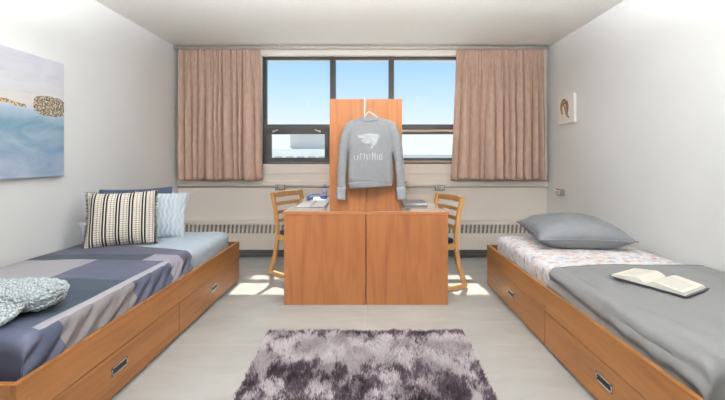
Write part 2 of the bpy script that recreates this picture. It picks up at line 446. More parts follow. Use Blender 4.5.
# ------------------------------------------------------------------ curtains
def curtain(x0t, x1t, x0b, x1b, label, seed, part_at=None):
    rnd = random.Random(seed)
    n, k = 300, 40; zt, zb = 2.508, .937
    npl = 12; n = 340
    wd = [rnd.uniform(.55, 1.5) for _ in range(npl)]; tot = sum(wd); cum = [0]
    for a in wd: cum.append(cum[-1]+a/tot)
    dr = [0]+[rnd.uniform(-.022, .022) for _ in range(npl-1)]+[0]
    am = [rnd.uniform(.7, 1.2) for _ in range(npl)]; tl = [rnd.uniform(-.5, .5) for _ in range(npl)]
    def fold(u, v, cm, k_):
        c = 0
        while c < len(cm)-2 and u > cm[c+1]: c += 1
        f = (u-cm[c])/max(1e-4, cm[c+1]-cm[c]); return c, f
    V = []; F = []
    for j in range(k+1):
        v = j/k; z = zt + (zb-zt)*v
        x0 = x0t+(x0b-x0t)*v; x1 = x1t+(x1b-x1t)*v
        cm = [c_+d_*v for c_, d_ in zip(cum, dr)]
        for i in range(n+1):
            u = i/n
            c, f = fold(u, v, cm, 0)
            bulge = abs(math.sin(PI*f))**.55
            small = .5+.5*math.sin(2*PI*(u*npl*2.6+.35*math.sin(u*23+seed)))
            wl = .026+.052*min(1, v*1.8)
            y = YB-.055 - wl*am[c]*bulge*(1+.35*tl[c]*math.sin(PI*f*2))
            tops = max(0, 1-v/.45)
            y -= .020*tops*small
            y += .008*noise.noise(Vector((u*14+seed, v*2.5, 0)))*v
            x = x0+(x1-x0)*u + .010*tl[c]*math.sin(PI*f)*v
            zz = z + (.007*math.sin(u*17+seed) if j == k else 0)
            V.append((x, min(y, YB-.036), zz))
    for j in range(k):
        for i in range(n):
            a = j*(n+1)+i; F.append((a, a+1, a+n+2, a+n+1))
    root = thing('curtain', label, 'curtain', ((x0b+x1b)/2, YB-.10, zb), group='mauve pleated curtains')
    o = pydata('curtain_cloth', V, F, M['curtain'], root)
    so = o.modifiers.new('solid', 'SOLIDIFY'); so.thickness = .003
    # hooks that hold the heading on the track
    for q in range(npl):
        x = x0t+(x1t-x0t)*(q+.5)/npl
        MB().tube([(x, YB-.118, 2.47), (x, YB-.124, 2.495), (x, YB-.112, 2.512)], .003, 6).build('hook', M['alu'], root)
    return root
curtain(-2.285, -1.315, -2.29, -1.285, 'mauve pleated curtain left of the window, nearest the seascape painting', 3)
curtain(1.06, 2.10, .995, 2.12, 'mauve pleated curtain right of the window, nearest the small white canvas', 11)

# ------------------------------------------------------------------ radiator
t = thing('radiator', 'long cream baseboard heater with slotted top under the window', 'radiator', (0, YB-.07, .10))
m = MB(); y0 = YB-.10
m.box(XL+.01, XR-.01, y0, y0+.012, .10, .298); m.box(XL+.01, XR-.01, y0, y0+.012, .402, .43)
m.box(XL+.01, XR-.01, y0, YB-.013, .428, .438)
m.build('cover', M['trimw'], t, bevel=.003)
bx(XL+.02, XR-.02, y0+.03, y0+.04, .29, .41).build('grille_backing', plain('grille_shadow_grey', (150, 142, 134), .7), t)
m = MB()
x = XL+.02
sh = Matrix.Rotation(.10, 3, 'Y')
while x < XR-.04:
    m.box(x, x+.022, y0+.002, y0+.012, .296, .404, sh); x += .05
m.build('grille', M['trimw'], t)
bx(XL+.02, XR-.02, y0+.035, y0+.045, .012, .10).build('kick_recess', M['cove'], t)

# conduit and outlets
t = thing('conduit', 'thin metal conduit along the back wall between the outlets', 'conduit', (0, YB-.01, .846))
m = MB(); m.tube([(XL+.01, YB-.011, .846), (XR-.06, YB-.011, .846), (XR-.025, YB-.022, .843), (XR-.011, YB-.06, .838), (XR-.011, 4.15, .822)], .008, 8)
m.build('conduit_tube', plain('painted_conduit', (206, 200, 190), .45), t, smooth=True)
def outlet(x, y, z, rz, label):
    r = thing('wall_outlet', label, 'outlet', (x, y, z), rz, 'grey outlet boxes')
    MB().box(-.06, .06, -.04, 0, -.035, .035).build('outlet_box', M['steelbox'], r, bevel=.006, shift=False)
    MB().box(-.052, .052, -.044, -.04, -.028, .028).build('face_plate', M['chrome'], r, bevel=.002, shift=False)
    for sx in (-.026, .026):
        m = MB(); m.box(sx-.014, sx+.014, -.0465, -.044, -.018, .018)
        s = m.build('socket', M['plaster_plastic'], r, bevel=.003, shift=False)
        m = MB()
        for dx in (-.006, .006): m.box(sx+dx-.001, sx+dx+.001, -.0472, -.0464, -.002, .010)
        m.build('slot', M['black'], s, shift=False)
    return r
outlet((280-369)*4.33/357, YB-.0005, .843, 0, 'grey double outlet on the back wall behind the left chair')
outlet((440-369)*4.33/357, YB-.0005, .84, 0, 'grey double outlet on the back wall behind the right chair')
outlet(XR-.0005, 4.03, .815, -PI/2, 'grey outlet box on the right wall below the small canvas')

# ------------------------------------------------------------------ wall art
pz0, pz1, py0, py1 = 1.066, 1.912, 1.5, 2.70
t = thing('wall_painting', 'large abstract blue seascape canvas with dark golden island on left wall', 'painting', (XL, py1, pz0))
bx(XL+.001, XL+.035, py0, py1, pz0, pz1).build('canvas', M['seascape'], t, bevel=.003)
for zz in (pz0+.004, pz1-.03):
    bx(XL+.0005, XL+.012, py0+.02, py1-.02, zz, zz+.02).build('stretcher_bar', M['chairwood'], t)
cz0, cz1, cy0, cy1 = 1.578, 1.885, 3.745, 4.06
t = thing('wall_canvas', 'small white canvas with golden brown shell motif on right wall', 'painting', (XR, cy1, cz0))
bx(XR-.035, XR-.001, cy0, cy1, cz0, cz1).build('canvas', M['canvas'], t, bevel=.003)
m = MB()
def stroke(m, pts, w, x, th=.0012):
    """flat raised brush strokes on the right wall; pts are (a, z) with a = 0..1 from far to near"""
    P = [Vector((x, cy1-(cy1-cy0)*a, cz0+(cz1-cz0)*b)) for a, b in pts]
    n = len(P); L = []; R = []
    for i, p in enumerate(P):
        d = (P[min(i+1, n-1)]-P[max(i-1, 0)]).normalized(); nn = Vector((0, -d.z, d.y))
        ww = w*(.35+.65*math.sin(PI*(i+.6)/(n+.2)))/2
        L.append(p+nn*ww); R.append(p-nn*ww)
    rings = [[a, b, b+Vector((th*2, 0, 0)), a+Vector((th*2, 0, 0))] for a, b in zip(L, R)]
    m.rings(rings)
def arc(cx, cy, rx, ry, a0, a1, n=14): return [(cx+rx*math.cos(a0+(a1-a0)*i/n), cy+ry*math.sin(a0+(a1-a0)*i/n)) for i in range(n+1)]
xs = XR-.0362
stroke(m, arc(.42, .58, .20, .26, .3, 3.4), .030, xs); stroke(m, arc(.46, .56, .12, .18, 5.6, 9.0), .022, xs)
stroke(m, [(.62, .78), (.66, .6), (.64, .42), (.58, .3)], .026, xs)
m.build('brush_mark', M['umber'], t)
m = MB()
stroke(m, arc(.36, .55, .10, .20, 1.2, 4.6), .034, xs); stroke(m, [(.40, .70), (.50, .52), (.56, .36), (.66, .26)], .036, xs)
stroke(m, [(.58, .30), (.68, .22), (.74, .2)], .024, xs)
m.build('gold_mark', M['gold'], t)

# ------------------------------------------------------------------ desks and hutches
DY0, DY1, DT = 2.91, 4.15, .764
def desk(x0, x1, outer, label):
    """outer = -1: knee side faces -x, +1: faces +x"""
    t = thing('study_desk', label, 'desk', ((x0+x1)/2, (DY0+DY1)/2, 0), group='back-to-back desks')
    w = .006
    xi0, xi1 = (x0+w, x1-.001) if outer < 0 else (x0+.001, x1-w)
    bx(xi0, xi1, DY0+.004, DY0+.030, 0, DT-.026).build('end_panel', M['deskwood'], t, bevel=.002)
    bx(xi0, xi1, DY1-.03, DY1-.004, 0, DT-.026).build('end_panel', M['deskwood'], t, bevel=.002)
    xb = x1-.03 if outer < 0 else x0+.012
    bx(xb, xb+.018, DY0+.031, DY1-.031, .06, DT-.026).build('modesty_panel', M['deskwood'], t)
    o = MB(); o.mi = 0; o.box(x0, x1, DY0, DY1, DT-.0255, DT); o = o.build('desk_top', M['desktop'], t, bevel=.003)
    bx(x0+.0005, x1-.0005, DY0-.0015, DY0, DT-.024, DT-.002).build('edge_band', M['edge'], o)
    xa, xc = (x0+.012, x0+.46) if outer < 0 else (x1-.46, x1-.012)
    d = bx(xa, xc, 3.02, 3.55, DT-.105, DT-.028).build('pencil_drawer', M['deskwood'], t, bevel=.002)
    hx = x0+.003 if outer < 0 else x1-.003
    MB().tube([(hx-.006*outer, 3.22, DT-.066), (hx+.016*outer, 3.23, DT-.066), (hx+.016*outer, 3.34, DT-.066), (hx-.006*outer, 3.35, DT-.066)], .005, 8).build('handle', M['chrome'], d, smooth=True)
    return t
XS = -.0245
desk(-.700, XS-.003, -1, 'orange-brown wooden desk on the left, with notebook, bottle and blue headphones')
desk(XS+.003, .651, 1, 'orange-brown wooden desk on the right, with grey notebook and small plant')
HT = 1.683
def hutch(x0, x1, outer, label):
    t = thing('desk_hutch', label, 'hutch', ((x0+x1)/2, 3.4, DT), group='tall wooden hutches between the desks')
    y0, y1 = DY0+.012, DY1-.15
    for a in (y0, y1-.024):
        bx(x0, x1, a, a+.024, DT+.0005, HT).build('end_panel', M['deskwood'], t, bevel=.002)
    xb = x1-.018 if outer < 0 else x0
    bx(xb, xb+.018, y0+.025, y1-.025, DT+.0005, HT-.04).build('back_panel', M['deskwood'], t)
    xa, xc = (x0+.004, x1-.019) if outer < 0 else (x0+.019, x1-.004)
    for z in (1.06, 1.34, HT-.06):
        bx(xa, xc, y0+.025, y1-.025, z, z+.02).build('shelf', M['deskwood'], t, bevel=.002)
    return t
hutch(-.322, XS-.0015, -1, 'tall wooden hutch on the left desk, facing the left bed')
hutch(XS+.0015, .270, 1, 'tall wooden hutch on the right desk, facing the right bed')

# ------------------------------------------------------------------ chairs (local: faces +x)
def make_chair():
    t = thing('wooden_chair', '', 'chair', group='beech desk chairs')
    pts = [(-.285, .018), (-.262, .09), (-.215, .22), (-.192, .34), (-.186, .45), (-.195, .56), (-.22, .70), (-.262, .845)]
    # smooth the profile
    prof = []
    for i in range(len(pts)-1):
        p0, p1, p2, p3 = pts[max(i-1, 0)], pts[i], pts[i+1], pts[min(i+2, len(pts)-1)]
        for q in range(4):
            s = q/4
            f = lambda a, b, c, d: .5*(2*b+(c-a)*s+(2*a-5*b+4*c-d)*s*s+(3*b-a-3*c+d)*s**3)
            prof.append((f(p0[0], p1[0], p2[0], p3[0]), f(p0[1], p1[1], p2[1], p3[1])))
    prof.append(pts[-1])
    hw = .205
    for sy in (-hw, hw):
        MB().bar([(x, sy, z) for x, z in prof], .028, .044, (0, 1, 0)).build('back_post', M['chairwood'], t, bevel=.005, shift=False)
        MB().bar([(-.30, sy, .028), (-.1, sy, .0195), (.1, sy, .0195), (.27, sy, .019)], .030, .038, (0, 1, 0)).build('runner', M['chairwood'], t, bevel=.005, shift=False)
        MB().bar([(.215, sy, .03), (.20, sy, .2), (.19, sy, .42)], .028, .036, (0, 1, 0)).build('leg', M['chairwood'], t, bevel=.005, shift=False)
        MB().box(-.19, .20, sy-.011, sy+.011, .375, .42).build('seat_rail', M['chairwood'], t, bevel=.003, shift=False)
    for z, x, h in ((.815, -.252, .05), (.725, -.228, .034), (.64, -.209, .034), (.555, -.196, .034)):
        m = MB(); r = []
        for i in range(13):
            y = -hw+.010+(2*hw-.020)*i/12; dx = -.022*math.cos(y/hw*PI/2); tl = (x+.262)*0
            top = (.006*math.cos(y/hw*PI/2) if z > .8 else 0)
            r.append([(x+dx+.008, y, z-h/2), (x+dx+.008-.004, y, z+h/2+top), (x+dx-.010-.004, y, z+h/2+top), (x+dx-.010, y, z-h/2)])
        m.rings(r); m.build('slat', M['chairwood'], t, bevel=.003, shift=False)
    for x in (-.18, .19):
        MB().box(x-.011, x+.011, -hw+.012, hw-.012, .375, .42).build('cross_rail', M['chairwood'], t, bevel=.003, shift=False)
    MB().box(-.175, .225, -.19, .19, .4205, .465).build('seat', M['navyseat'], t, bevel=.018, seg=4, shift=False)
    return t
ch = make_chair()
ch.location = (-.665, 3.70, 0); ch.rotation_euler = (0, 0, math.radians(-33))
ch['label'] = 'beech ladder-back chair tucked at the left desk, nearest the left bed'
c2 = copy_tree(ch); c2.location = (.545, 3.375, 0); c2.rotation_euler = (0, 0, math.radians(202))
c2['label'] = 'beech ladder-back chair tucked at the right desk, nearest the right bed'

# ------------------------------------------------------------------ beds
RZ = .387
def bed(side, xr, xw, y0, y1, label):
    """side=-1 left bed (wall at xw<xr); rail outer face at xr, wall side at xw"""
    s = side; t = thing('storage_bed', label, 'bed', ((xr+xw)/2, (y0+y1)/2, 0), group='wooden storage beds')
    def X(d): return xr + s*d           # d metres inward from the outer face
    def b(d0, d1, ya, yb, z0, z1): return bx(min(X(d0), X(d1)), max(X(d0), X(d1)), ya, yb, z0, z1)
    W = abs(xw-xr)
    r = b(0, .024, y0, y1, .238, RZ).build('side_rail', M['bedwood'], t, bevel=.0025)
    for yy in (y0+.05, (y0+y1)/2, y1-.05):
        MB().cyl((X(-.0012), yy, .305 if yy != (y0+y1)/2 else .27), .006, .004, 'x', 12).build('bolt', M['umber'], r, smooth=False)
    ym = (y0+y1)/2
    for ya, yb, hy in ((y0+.003, ym-.0025, None), (ym+.0025, y1-.003, None)):
        hy = (ya+yb)/2 - .02
        d = b(.002, .024, ya, yb, .022, .2335).build('drawer', M['bedwood'], t, bevel=.002)
        m = MB(); hz, hl, hh = .145, .058, .021
        m.mi = 0
        def hb(d0, d1, a, b2, z0, z1): m.box(min(X(d0), X(d1)), max(X(d0), X(d1)), a, b2, z0, z1)
        hb(-.002, .004, hy-hl, hy+hl, hz+hh-.008, hz+hh); hb(-.002, .004, hy-hl, hy+hl, hz-hh, hz-hh+.008)
        hb(-.002, .004, hy-hl, hy-hl+.009, hz-hh, hz+hh); hb(-.002, .004, hy+hl-.009, hy+hl, hz-hh, hz+hh)
        m.mi = 1; hb(.0005, .003, hy-hl+.008, hy+hl-.008, hz-hh+.007, hz+hh-.007)
        m.build('handle', [M['chrome'], M['black']], d)
    for ya in (y0, y1-.024):
        e = b(.0245, W-.0245, ya, ya+.024, 0, RZ).build('end_board', M['bedwood_x'], t, bevel=.0025)
        if ya == y0:
            MB().cyl((X(.045), ya-.0012, RZ-.05), .006, .004, 'y', 12).build('bolt', M['umber'], e)
    b(W-.024, W, y0, y1, 0, RZ).build('wall_rail', M['bedwood'], t, bevel=.0025)
    b(.03, W-.03, y0+.03, y1-.03, .236, .254).build('bed_deck', M['bedwood'], t)
    b(.03, .045, y0+.026, y1-.026, 0, .234).build('plinth', M['black'], t)
    return t
LXR, LXW, LY0, LY1 = -1.262, XL+.012, 1.276, 3.48
RXR, RXW, RY0, RY1 = 1.106, XR-.012, 1.15, 3.35
bed(-1, LXR, LXW, LY0, LY1, 'wooden storage bed along the left wall, dressed in a colour-block comforter')
bed(1, RXR, RXW, RY0, RY1, 'wooden storage bed along the right wall, dressed in a grey blanket')

def mattress(x0, x1, y0, y1, z0, z1, mat, label, seed):
    """soft rounded slab covered by its sheet"""
    nx, ny = 44, 80; V = []; F = []; r = .055
    root = thing('mattress', label, 'mattress', ((x0+x1)/2, (y0+y1)/2, z0))
    # closed surface from rounded-rectangle rings
    prof = []
    for i in range(7): a = PI/2*i/6; prof.append((r*(1-math.sin(a)), z0+r*(1-math.cos(a))))
    for i in range(1, 6): prof.append((0, z0+r+(z1-z0-2*r)*i/6))
    for i in range(7): a = PI/2*i/6; prof.append((r*(1-math.cos(a)), z1-r+r*math.sin(a)))
    inner = [(.10, z1+.004), (.2, z1+.008), (.32, z1+.010), (.42, z1+.010)]
    prof = [(.42, z0), (.2, z0)] + prof + inner
    m = MB(); rings = []
    for off, z in prof:
        ring = []; cr = max(.01, .07-off*.5)
        X0, X1, Y0, Y1 = x0+off, x1-off, y0+off, y1-off
        cr = min(cr, (X1-X0)/2.2)
        for cx, cy, a0 in ((X1-cr, Y1-cr, 0), (X0+cr, Y1-cr, PI/2), (X0+cr, Y0+cr, PI), (X1-cr, Y0+cr, 1.5*PI)):
            nxt = {0: (X0+cr, Y1-cr, PI/2), PI/2: (X0+cr, Y0+cr, PI), PI: (X1-cr, Y0+cr, 1.5*PI), 1.5*PI: (X1-cr, Y1-cr, 0)}[a0]
            for q in range(6):
                a = a0+PI/2*q/5; ring.append(Vector((cx+cr*math.cos(a), cy+cr*math.sin(a), z)))
            p = ring[-1]; e = Vector((nxt[0]+cr*math.cos(nxt[2]), nxt[1]+cr*math.sin(nxt[2]), z))
            for q in range(1, 20): ring.append(p.lerp(e, q/20))
        for p in ring:
            if z > z0+.04:
                nn = noise.noise(Vector((p.x*9+seed, p.y*7, p.z*3)))
                k = 1 if off < .06 else .5
                p.z += .006*nn*k; p.x += .006*nn*k
        rings.append(ring)
    m.rings(rings)
    return m.build('sheeted_mattress', mat, root, smooth=True), root
LMX0, LMX1, LMY0, LMY1, LMZ = LXW+.03, -1.325, LY0+.089, LY1-.06, .502
RMX0, RMX1, RMY0, RMY1, RMZ = 1.168, RXW-.03, RY0+.075, RY1-.05, .492
mattress(LMX0, LMX1, LMY0, LMY1, .255, LMZ, M['sheet_blue'], 'mattress in a light blue sheet on the left bed', 1)
mattress(RMX0, RMX1, RMY0, RMY1, .255, RMZ, M['sheet_pat'], 'mattress in a coral and blue patterned sheet on the right bed', 5)

def drape(name, side, xw, xe, y0, y1, zt, zs, mat, root, fold, skew=0, th=.006, seed=0, near_drop=None, topfold=None):
    """bedspread: from the wall side across the mattress top, over the rail-side edge, down into the gap; also over the near end"""
    V = []; F = []
    r = .05; L1 = abs(xe-xw)
    across = []
    ntop = 46
    for i in range(ntop): across.append(('t', i/(ntop-1)))
    for i in range(1, 9): across.append(('r', i/8))
    for i in range(1, 19): across.append(('s', i/18))
    ny = 150
    sd = 1 if xe > xw else -1
    for j in range(ny+1):
        v = j/ny
        for kind, u in across:
            yy = y1 + (y0-y1)*v
            if kind == 't':
                x = xw + sd*(L1-r)*u; z = zt; wgt = 0; dd = (L1-r)*(1-u); drop = 0
                z += .010*math.sin(PI*min(1, u*1.05)) 
            elif kind == 'r':
                a = u*PI/2; x = xe-sd*r+sd*r*math.sin(a); z = zt-r+r*math.cos(a); drop = r*(1-math.cos(a)); wgt = u*.5
            else:
                z = zt-r-(zt-r-zs)*u; x = xe; drop = zt-z; wgt = .5+.5*math.sin(PI*min(1, u*1.1))
            yk = yy + skew*(x-xe)*(1-v)
            w = fold(yy, drop)
            x += sd*(w*wgt)
            n1 = noise.noise(Vector((x*5+seed, yk*5, 1))); n2 = noise.noise(Vector((x*2.2+seed, yk*2.4, 7)))
            if topfold and kind != 's': z += topfold(yy, (dd if kind == 't' else 0))
            if kind != 's': z += .005*n1*(1-.5*wgt)+.005*n2
            V.append([x, yk, z])
    nu = len(across)
    # near end: bend the last rows down over the mattress end
    if near_drop:
        yend, dz = near_drop
        base = V[-nu:]
        for q in range(1, 15):
            a = q/14
            for i, p in enumerate(base):
                ang = min(1, a*3.2)*PI/2
                dn = max(0, a-.31)/.69*dz
                rr = .05
                zz = p[2]-rr*(1-math.cos(ang))-dn*max(0, (p[2]-zs)/(zt-zs))
                fo = .012*math.sin(p[0]*34+2*math.sin(p[0]*11))*a
                V.append([p[0], p[1]-rr*math.sin(ang)-.0+fo, max(zz, zs*.9 if zz < zs else zz)])
    rows = len(V)//nu
    for j in range(rows-1):
        for i in range(nu-1):
            a = j*nu+i; F.append((a, a+1, a+nu+1, a+nu))
    o = pydata(name, V, F, mat, root)
    so = o.modifiers.new('solid', 'SOLIDIFY'); so.thickness = th; so.offset = 1 if sd > 0 else 1
    return o, V, nu

# left: colour-block comforter, diagonal pulls along the side
def foldL(y, d):
    return -.002+.009*math.sin(52*(y+d*1.2)+3*math.sin(y*5)) + .005*math.sin(97*(y+d*.9)+1) if d > .005 else 0
t = thing('comforter', 'slate, navy and grey colour-block comforter spread over the left bed', 'comforter', (-1.8, 2.0, LMZ))
o, V, nu = drape('comforter_cloth', -1, LMX0+.015, LMX1+.022, 1.395, 2.62, LMZ+.018, .325, M['comforter'], t, foldL, skew=-.22, th=.006, seed=2, near_drop=(1.36, .14))
o['label'] = 'slate and grey blocks'; del o['label']
# right: grey blanket, long slack folds running along the side
def foldR(y, d):
    return (.010*math.sin(d*75+1.3*math.sin(y*3.2)+y*2.0) + .006*math.sin(y*38+d*40)*(1 if y < 1.75 else .25)) if d > .005 else 0
t = thing('bed_blanket', 'smooth grey satin blanket with dark hem on the right bed', 'blanket', (1.6, 1.7, RMZ))
o, V, nu = drape('blanket_cloth', 1, RMX1-.012, RMX0-.020, 1.25, 2.27, RMZ+.016, .33, M['blanket_grey'], t, foldR, skew=.0, th=.005, seed=9, near_drop=(1.18, .12), topfold=lambda y, d: -.012*max(0, 1-d/.30)**1.5*(.5+.5*math.sin(d*48+y*5.5+1.2*math.sin(y*4))) if d < .30 else 0)
pts = [Vector(V[i])+Vector((0, .001, .003)) for i in range(0, nu, 2)]
MB().tube(pts, .004, 6).build('hem', M['hem'], t, smooth=True)

# ------------------------------------------------------------------ pillows
def pillow_mesh(name, w, h, th, mat, parent, mtx, seed=0, n=36, wr=.01, pinch=.07, sag=0):
    V = []; F = []
    def P(u, v, s):
        x = u*w/2*(1-pinch*(1-v*v)*abs(u)); y = v*h/2*(1-pinch*(1-u*u)*abs(v))
        f = max(0, (1-abs(u)**3.2))**.62*max(0, (1-abs(v)**3.2))**.62
        z = s*th/2*f
        q = noise.noise(Vector((u*2.6+seed, v*2.6, s)))*.6+noise.noise(Vector((u*6+seed, v*6, s*2)))*.4
        z += s*wr*q*min(1, f*2)
        return Vector((x, y, z))
    for s in (1, -1):
        base = len(V)
        for j in range(n+1):
            for i in range(n+1):
                u = -1+2*i/n; v = -1+2*j/n
                u = math.sin(u*PI/2)*.5+u*.5; v = math.sin(v*PI/2)*.5+v*.5
                V.append(P(u, v, s))
        for j in range(n):
            for i in range(n):
                a = base+j*(n+1)+i; q = (a, a+1, a+n+2, a+n+1)
                F.append(q if s > 0 else q[::-1])
    me = bpy.data.meshes.new(name); bm = bmesh.new(); vs = [bm.verts.new(v) for v in V]
    for f in F: bm.faces.new([vs[i] for i in f])
    bmesh.ops.remove_doubles(bm, verts=bm.verts[:], dist=1e-5)
    bm.to_mesh(me); bm.free(); me.materials.append(mat); me.shade_smooth()
    o = bpy.data.objects.new(name, me); C.objects.link(o); o.parent = parent
    o.matrix_local = mtx
    return o, P
def lean(yaw, tilt, roll=0):
    """pillow local: x = width, y = height, z = front. tilt back from vertical; yaw turns the front about Z (0 = facing -Y)"""
    return Matrix.Rotation(yaw, 4, 'Z') @ Matrix.Rotation(PI/2-tilt, 4, 'X') @ Matrix.Rotation(roll, 4, 'Z')
def piping(w, h, pinch, r, mat, parent, name='piping', n=24):
    pts = []
    for (u0, v0), (u1, v1) in (((-1, -1), (1, -1)), ((1, -1), (1, 1)), ((1, 1), (-1, 1)), ((-1, 1), (-1, -1))):
        for i in range(n):
            u = u0+(u1-u0)*i/n; v = v0+(v1-v0)*i/n
            pts.append((u*w/2*(1-pinch*(1-v*v)*abs(u)), v*h/2*(1-pinch*(1-u*u)*abs(v)), 0))
    pts.append(pts[0])
    return MB().tube(pts, r, 6).build(name, mat, parent, smooth=True, shift=False)

LT = LMZ+.010
# striped cushion (front-left)
t = thing('throw_pillow', 'cream throw pillow with black woven stripes and fringed edge', 'pillow', (-1.935, 2.80, LT))
o, P = pillow_mesh('cushion', .47, .43, .16, M['stripe'], t, Matrix.Translation((.0, 0, .214)) @ lean(math.radians(24), math.radians(17), math.radians(1)), 4, wr=.006)
fr = MB(); rnd = random.Random(5)
for side in (-1, 1):
    for q in range(46):
        v = -1+2*q/45; x = side*.47/2*(1-.07*(1-v*v)); y = v*.43/2*.995
        d = Vector((side, rnd.uniform(-.5, .5), rnd.uniform(-.5, .5))).normalized()
        p = Vector((x, y, 0)); fr.tube([p-d*.004, p+d*.009, p+d*.016+Vector((0, 0, rnd.uniform(-.004, .004)))], [.0035, .0035, .0015], 5)
for side in (-1, 1):
    for q in range(34):
        u = -1+2*q/33; y = side*.43/2*(1-.07*(1-u*u)); x = u*.47/2*.99
        d = Vector((rnd.uniform(-.5, .5), side, rnd.uniform(-.5, .5))).normalized()
        p = Vector((x, y, 0)); fr.tube([p-d*.004, p+d*.007, p+d*.011], [.0035, .0035, .0015], 5)
fr.build('fringe', plain('black_and_cream_yarn', (92, 86, 82), .9, var=.8, vscale=140), o, shift=False)
# pale blue quilted
t = thing('throw_pillow', 'pale blue quilted throw pillow beside the striped pillow', 'pillow', (-1.835, 3.13, LT))
o, P = pillow_mesh('cushion', .42, .40, .12, M['quilt'], t, Matrix.Translation((0, 0, .192)) @ lean(math.radians(20), math.radians(20), math.radians(-3)), 9, wr=.004)
piping(.42, .40, .07, .004, M['quilt'], o)
# navy bed pillow standing against the wall behind both
t = thing('bed_pillow', 'navy pillow standing against the wall behind the throw pillows', 'pillow', (-2.085, 3.22, LT))
o, P = pillow_mesh('pillow_case', .56, .42, .13, M['pillow_navy'], t, Matrix.Translation((0, 0, .208)) @ lean(math.radians(35), math.radians(14), 0), 21, wr=.008)
piping(.56, .42, .07, .004, M['pillow_navy'], o)
t = thing('bed_pillow', 'lilac-grey pillow on the left wall behind the striped pillow', 'pillow', (-2.06, 2.90, LT))
o, P = pillow_mesh('pillow_case', .50, .20, .10, M['pillow_lilac'], t, Matrix.Translation((0, 0, .100)) @ lean(math.radians(68), math.radians(13), 0), 33, wr=.01)
piping(.50, .20, .07, .004, M['pillow_lilac'], o)
# grey pillow on right bed, lying flat
t = thing('bed_pillow', 'plump grey pillow lying at the window end of the right bed', 'pillow', (1.655, 2.925, RMZ+.012))
o, P = pillow_mesh('pillow_case', .70, .56, .25, M['pillow_grey'], t, Matrix.Translation((0, 0, .100)) @ Matrix.Rotation(math.radians(-6), 4, 'Z') @ Matrix.Rotation(math.radians(4), 4, 'X'), 40, wr=.012, pinch=.10)
piping(.70, .56, .10, .004, M['pillow_grey'], o, 'seam')

# ------------------------------------------------------------------ knitted throw (left bed, near)
def throw():
    t = thing('knit_throw', 'pale chunky knit throw rolled loosely across the comforter', 'throw', (-1.7, 1.6, LMZ+.03))
    rings = []
    n = 56; L = 60
    z0 = LMZ+.028
    for i in range(L+1):
        s = i/L; x = -1.385-.71*s
        endr = math.sqrt(max(0.02, 1-(1-min(1, s/.10))**2))
        cy = 1.60+.02*s; ry = (.100+.035*min(1, s*1.4))*endr; rz = (.056+.006*math.sin(s*9))*endr
        ring = []
        for k in range(n):
            a = 2*PI*k/n
            c, q = math.cos(a), math.sin(a)
            yy = cy+ry*c; zz = z0+max(.0, .058+rz*q*(1.0 if q > 0 else 1.0))
            # knit bumps
            b = .006*math.sin(a*14+(i % 2)*PI)*math.sin(i*PI/1.5)*endr
            ring.append(Vector((x+.006*math.sin(a*5), yy+b*c, zz+b*q)))
        rings.append(ring)
    m = MB(); m.rings(rings); m.build('rolled_throw', M['knit'], t, smooth=True)
    # loose flap spilling towards the near end
    V = []; F = []; nu, nv = 50, 34
    for j in range(nv+1):
        v = j/nv
        for i in range(nu+1):
            u = i/nu
            x = -1.43-.67*u-.03*v; y = 1.60-(.235+.04*math.sin(u*5))*v
            z = z0+.012+.085*(1-v)**1.5*(1) + .012*math.sin(v*PI*2.2)*(1-v*.5)
            b = .004*math.sin(i*2.2)*math.sin(j*2.2)
            V.append((x, y, z+b))
    for j in range(nv):
        for i in range(nu):
            a = j*(nu+1)+i; F.append((a, a+nu+1, a+nu+2, a+1))
    o = pydata('throw_flap', V, F, M['knit'], t); so = o.modifiers.new('s', 'SOLIDIFY'); so.thickness = .018; so.offset = 0
    # spiral end of the roll
    pts = []
    for i in range(50):
        a = i*.30; r = .010+.0008*i
        pts.append((-1.380+.004*math.sin(a)-.0012*i*.6, 1.60+r*1.45*math.cos(a), z0+.058+r*.85*math.sin(a)))
    MB().tube(pts, .008, 7).build('rolled_edge', M['knit'], t, smooth=True)
throw()

# ------------------------------------------------------------------ open book on the right bed
bz = RMZ+.016+.022
ang = math.atan2(-.317, .167)
t = thing('open_book', 'open book lying face up on the grey blanket', 'book', (1.548, 1.925, bz), ang)
W, D = .355, .245
MB().box(-W/2, W/2, -D/2, D/2, 0, .004).build('cover', plain('charcoal_book_cover', (66, 68, 76), .5), t, bevel=.001, shift=False)
def page_block(sg):
    m = MB(); rings = []
    for i in range(17):
        s = i/16; x = sg*(.002+(W/2-.012)*s)
        top = .0045+.030*(math.sin(min(1, s*2.6+.10)*PI/2)**.8)*(1-.62*max(0, s-.25)/.75)
        y = D/2-.008
        rings.append([(x, -y, .0042), (x, y, .0042), (x-sg*.008*s, y, top), (x-sg*.008*s, -y, top)])
    m.rings(rings)
    return m.build('page_block', M['paper'], t, smooth=False, shift=False)
grey_ink = plain('grey_print', (186, 183, 178), .8)
for sg in (-1, 1):
    p = page_block(sg)
    m = MB()
    for r_ in range(15):
        y = -.085+r_*.0125
        if sg > 0 and r_ > 11: continue
        pts = []
        for i in range(9):
            s = .22+.66*i/8; x = sg*(.002+(W/2-.012)*s)
            top = .0045+.030*(math.sin(min(1, s*2.6+.10)*PI/2)**.8)*(1-.62*max(0, s-.25)/.75)
            pts.append([(x-sg*.008*s, y-.0016, top+.0004), (x-sg*.008*s, y+.0016, top+.0004), (x-sg*.008*s, y+.0016, top-.001), (x-sg*.008*s, y-.0016, top-.001)])
        m.rings(pts)
    m.build('text_lines', grey_ink, p, shift=False)

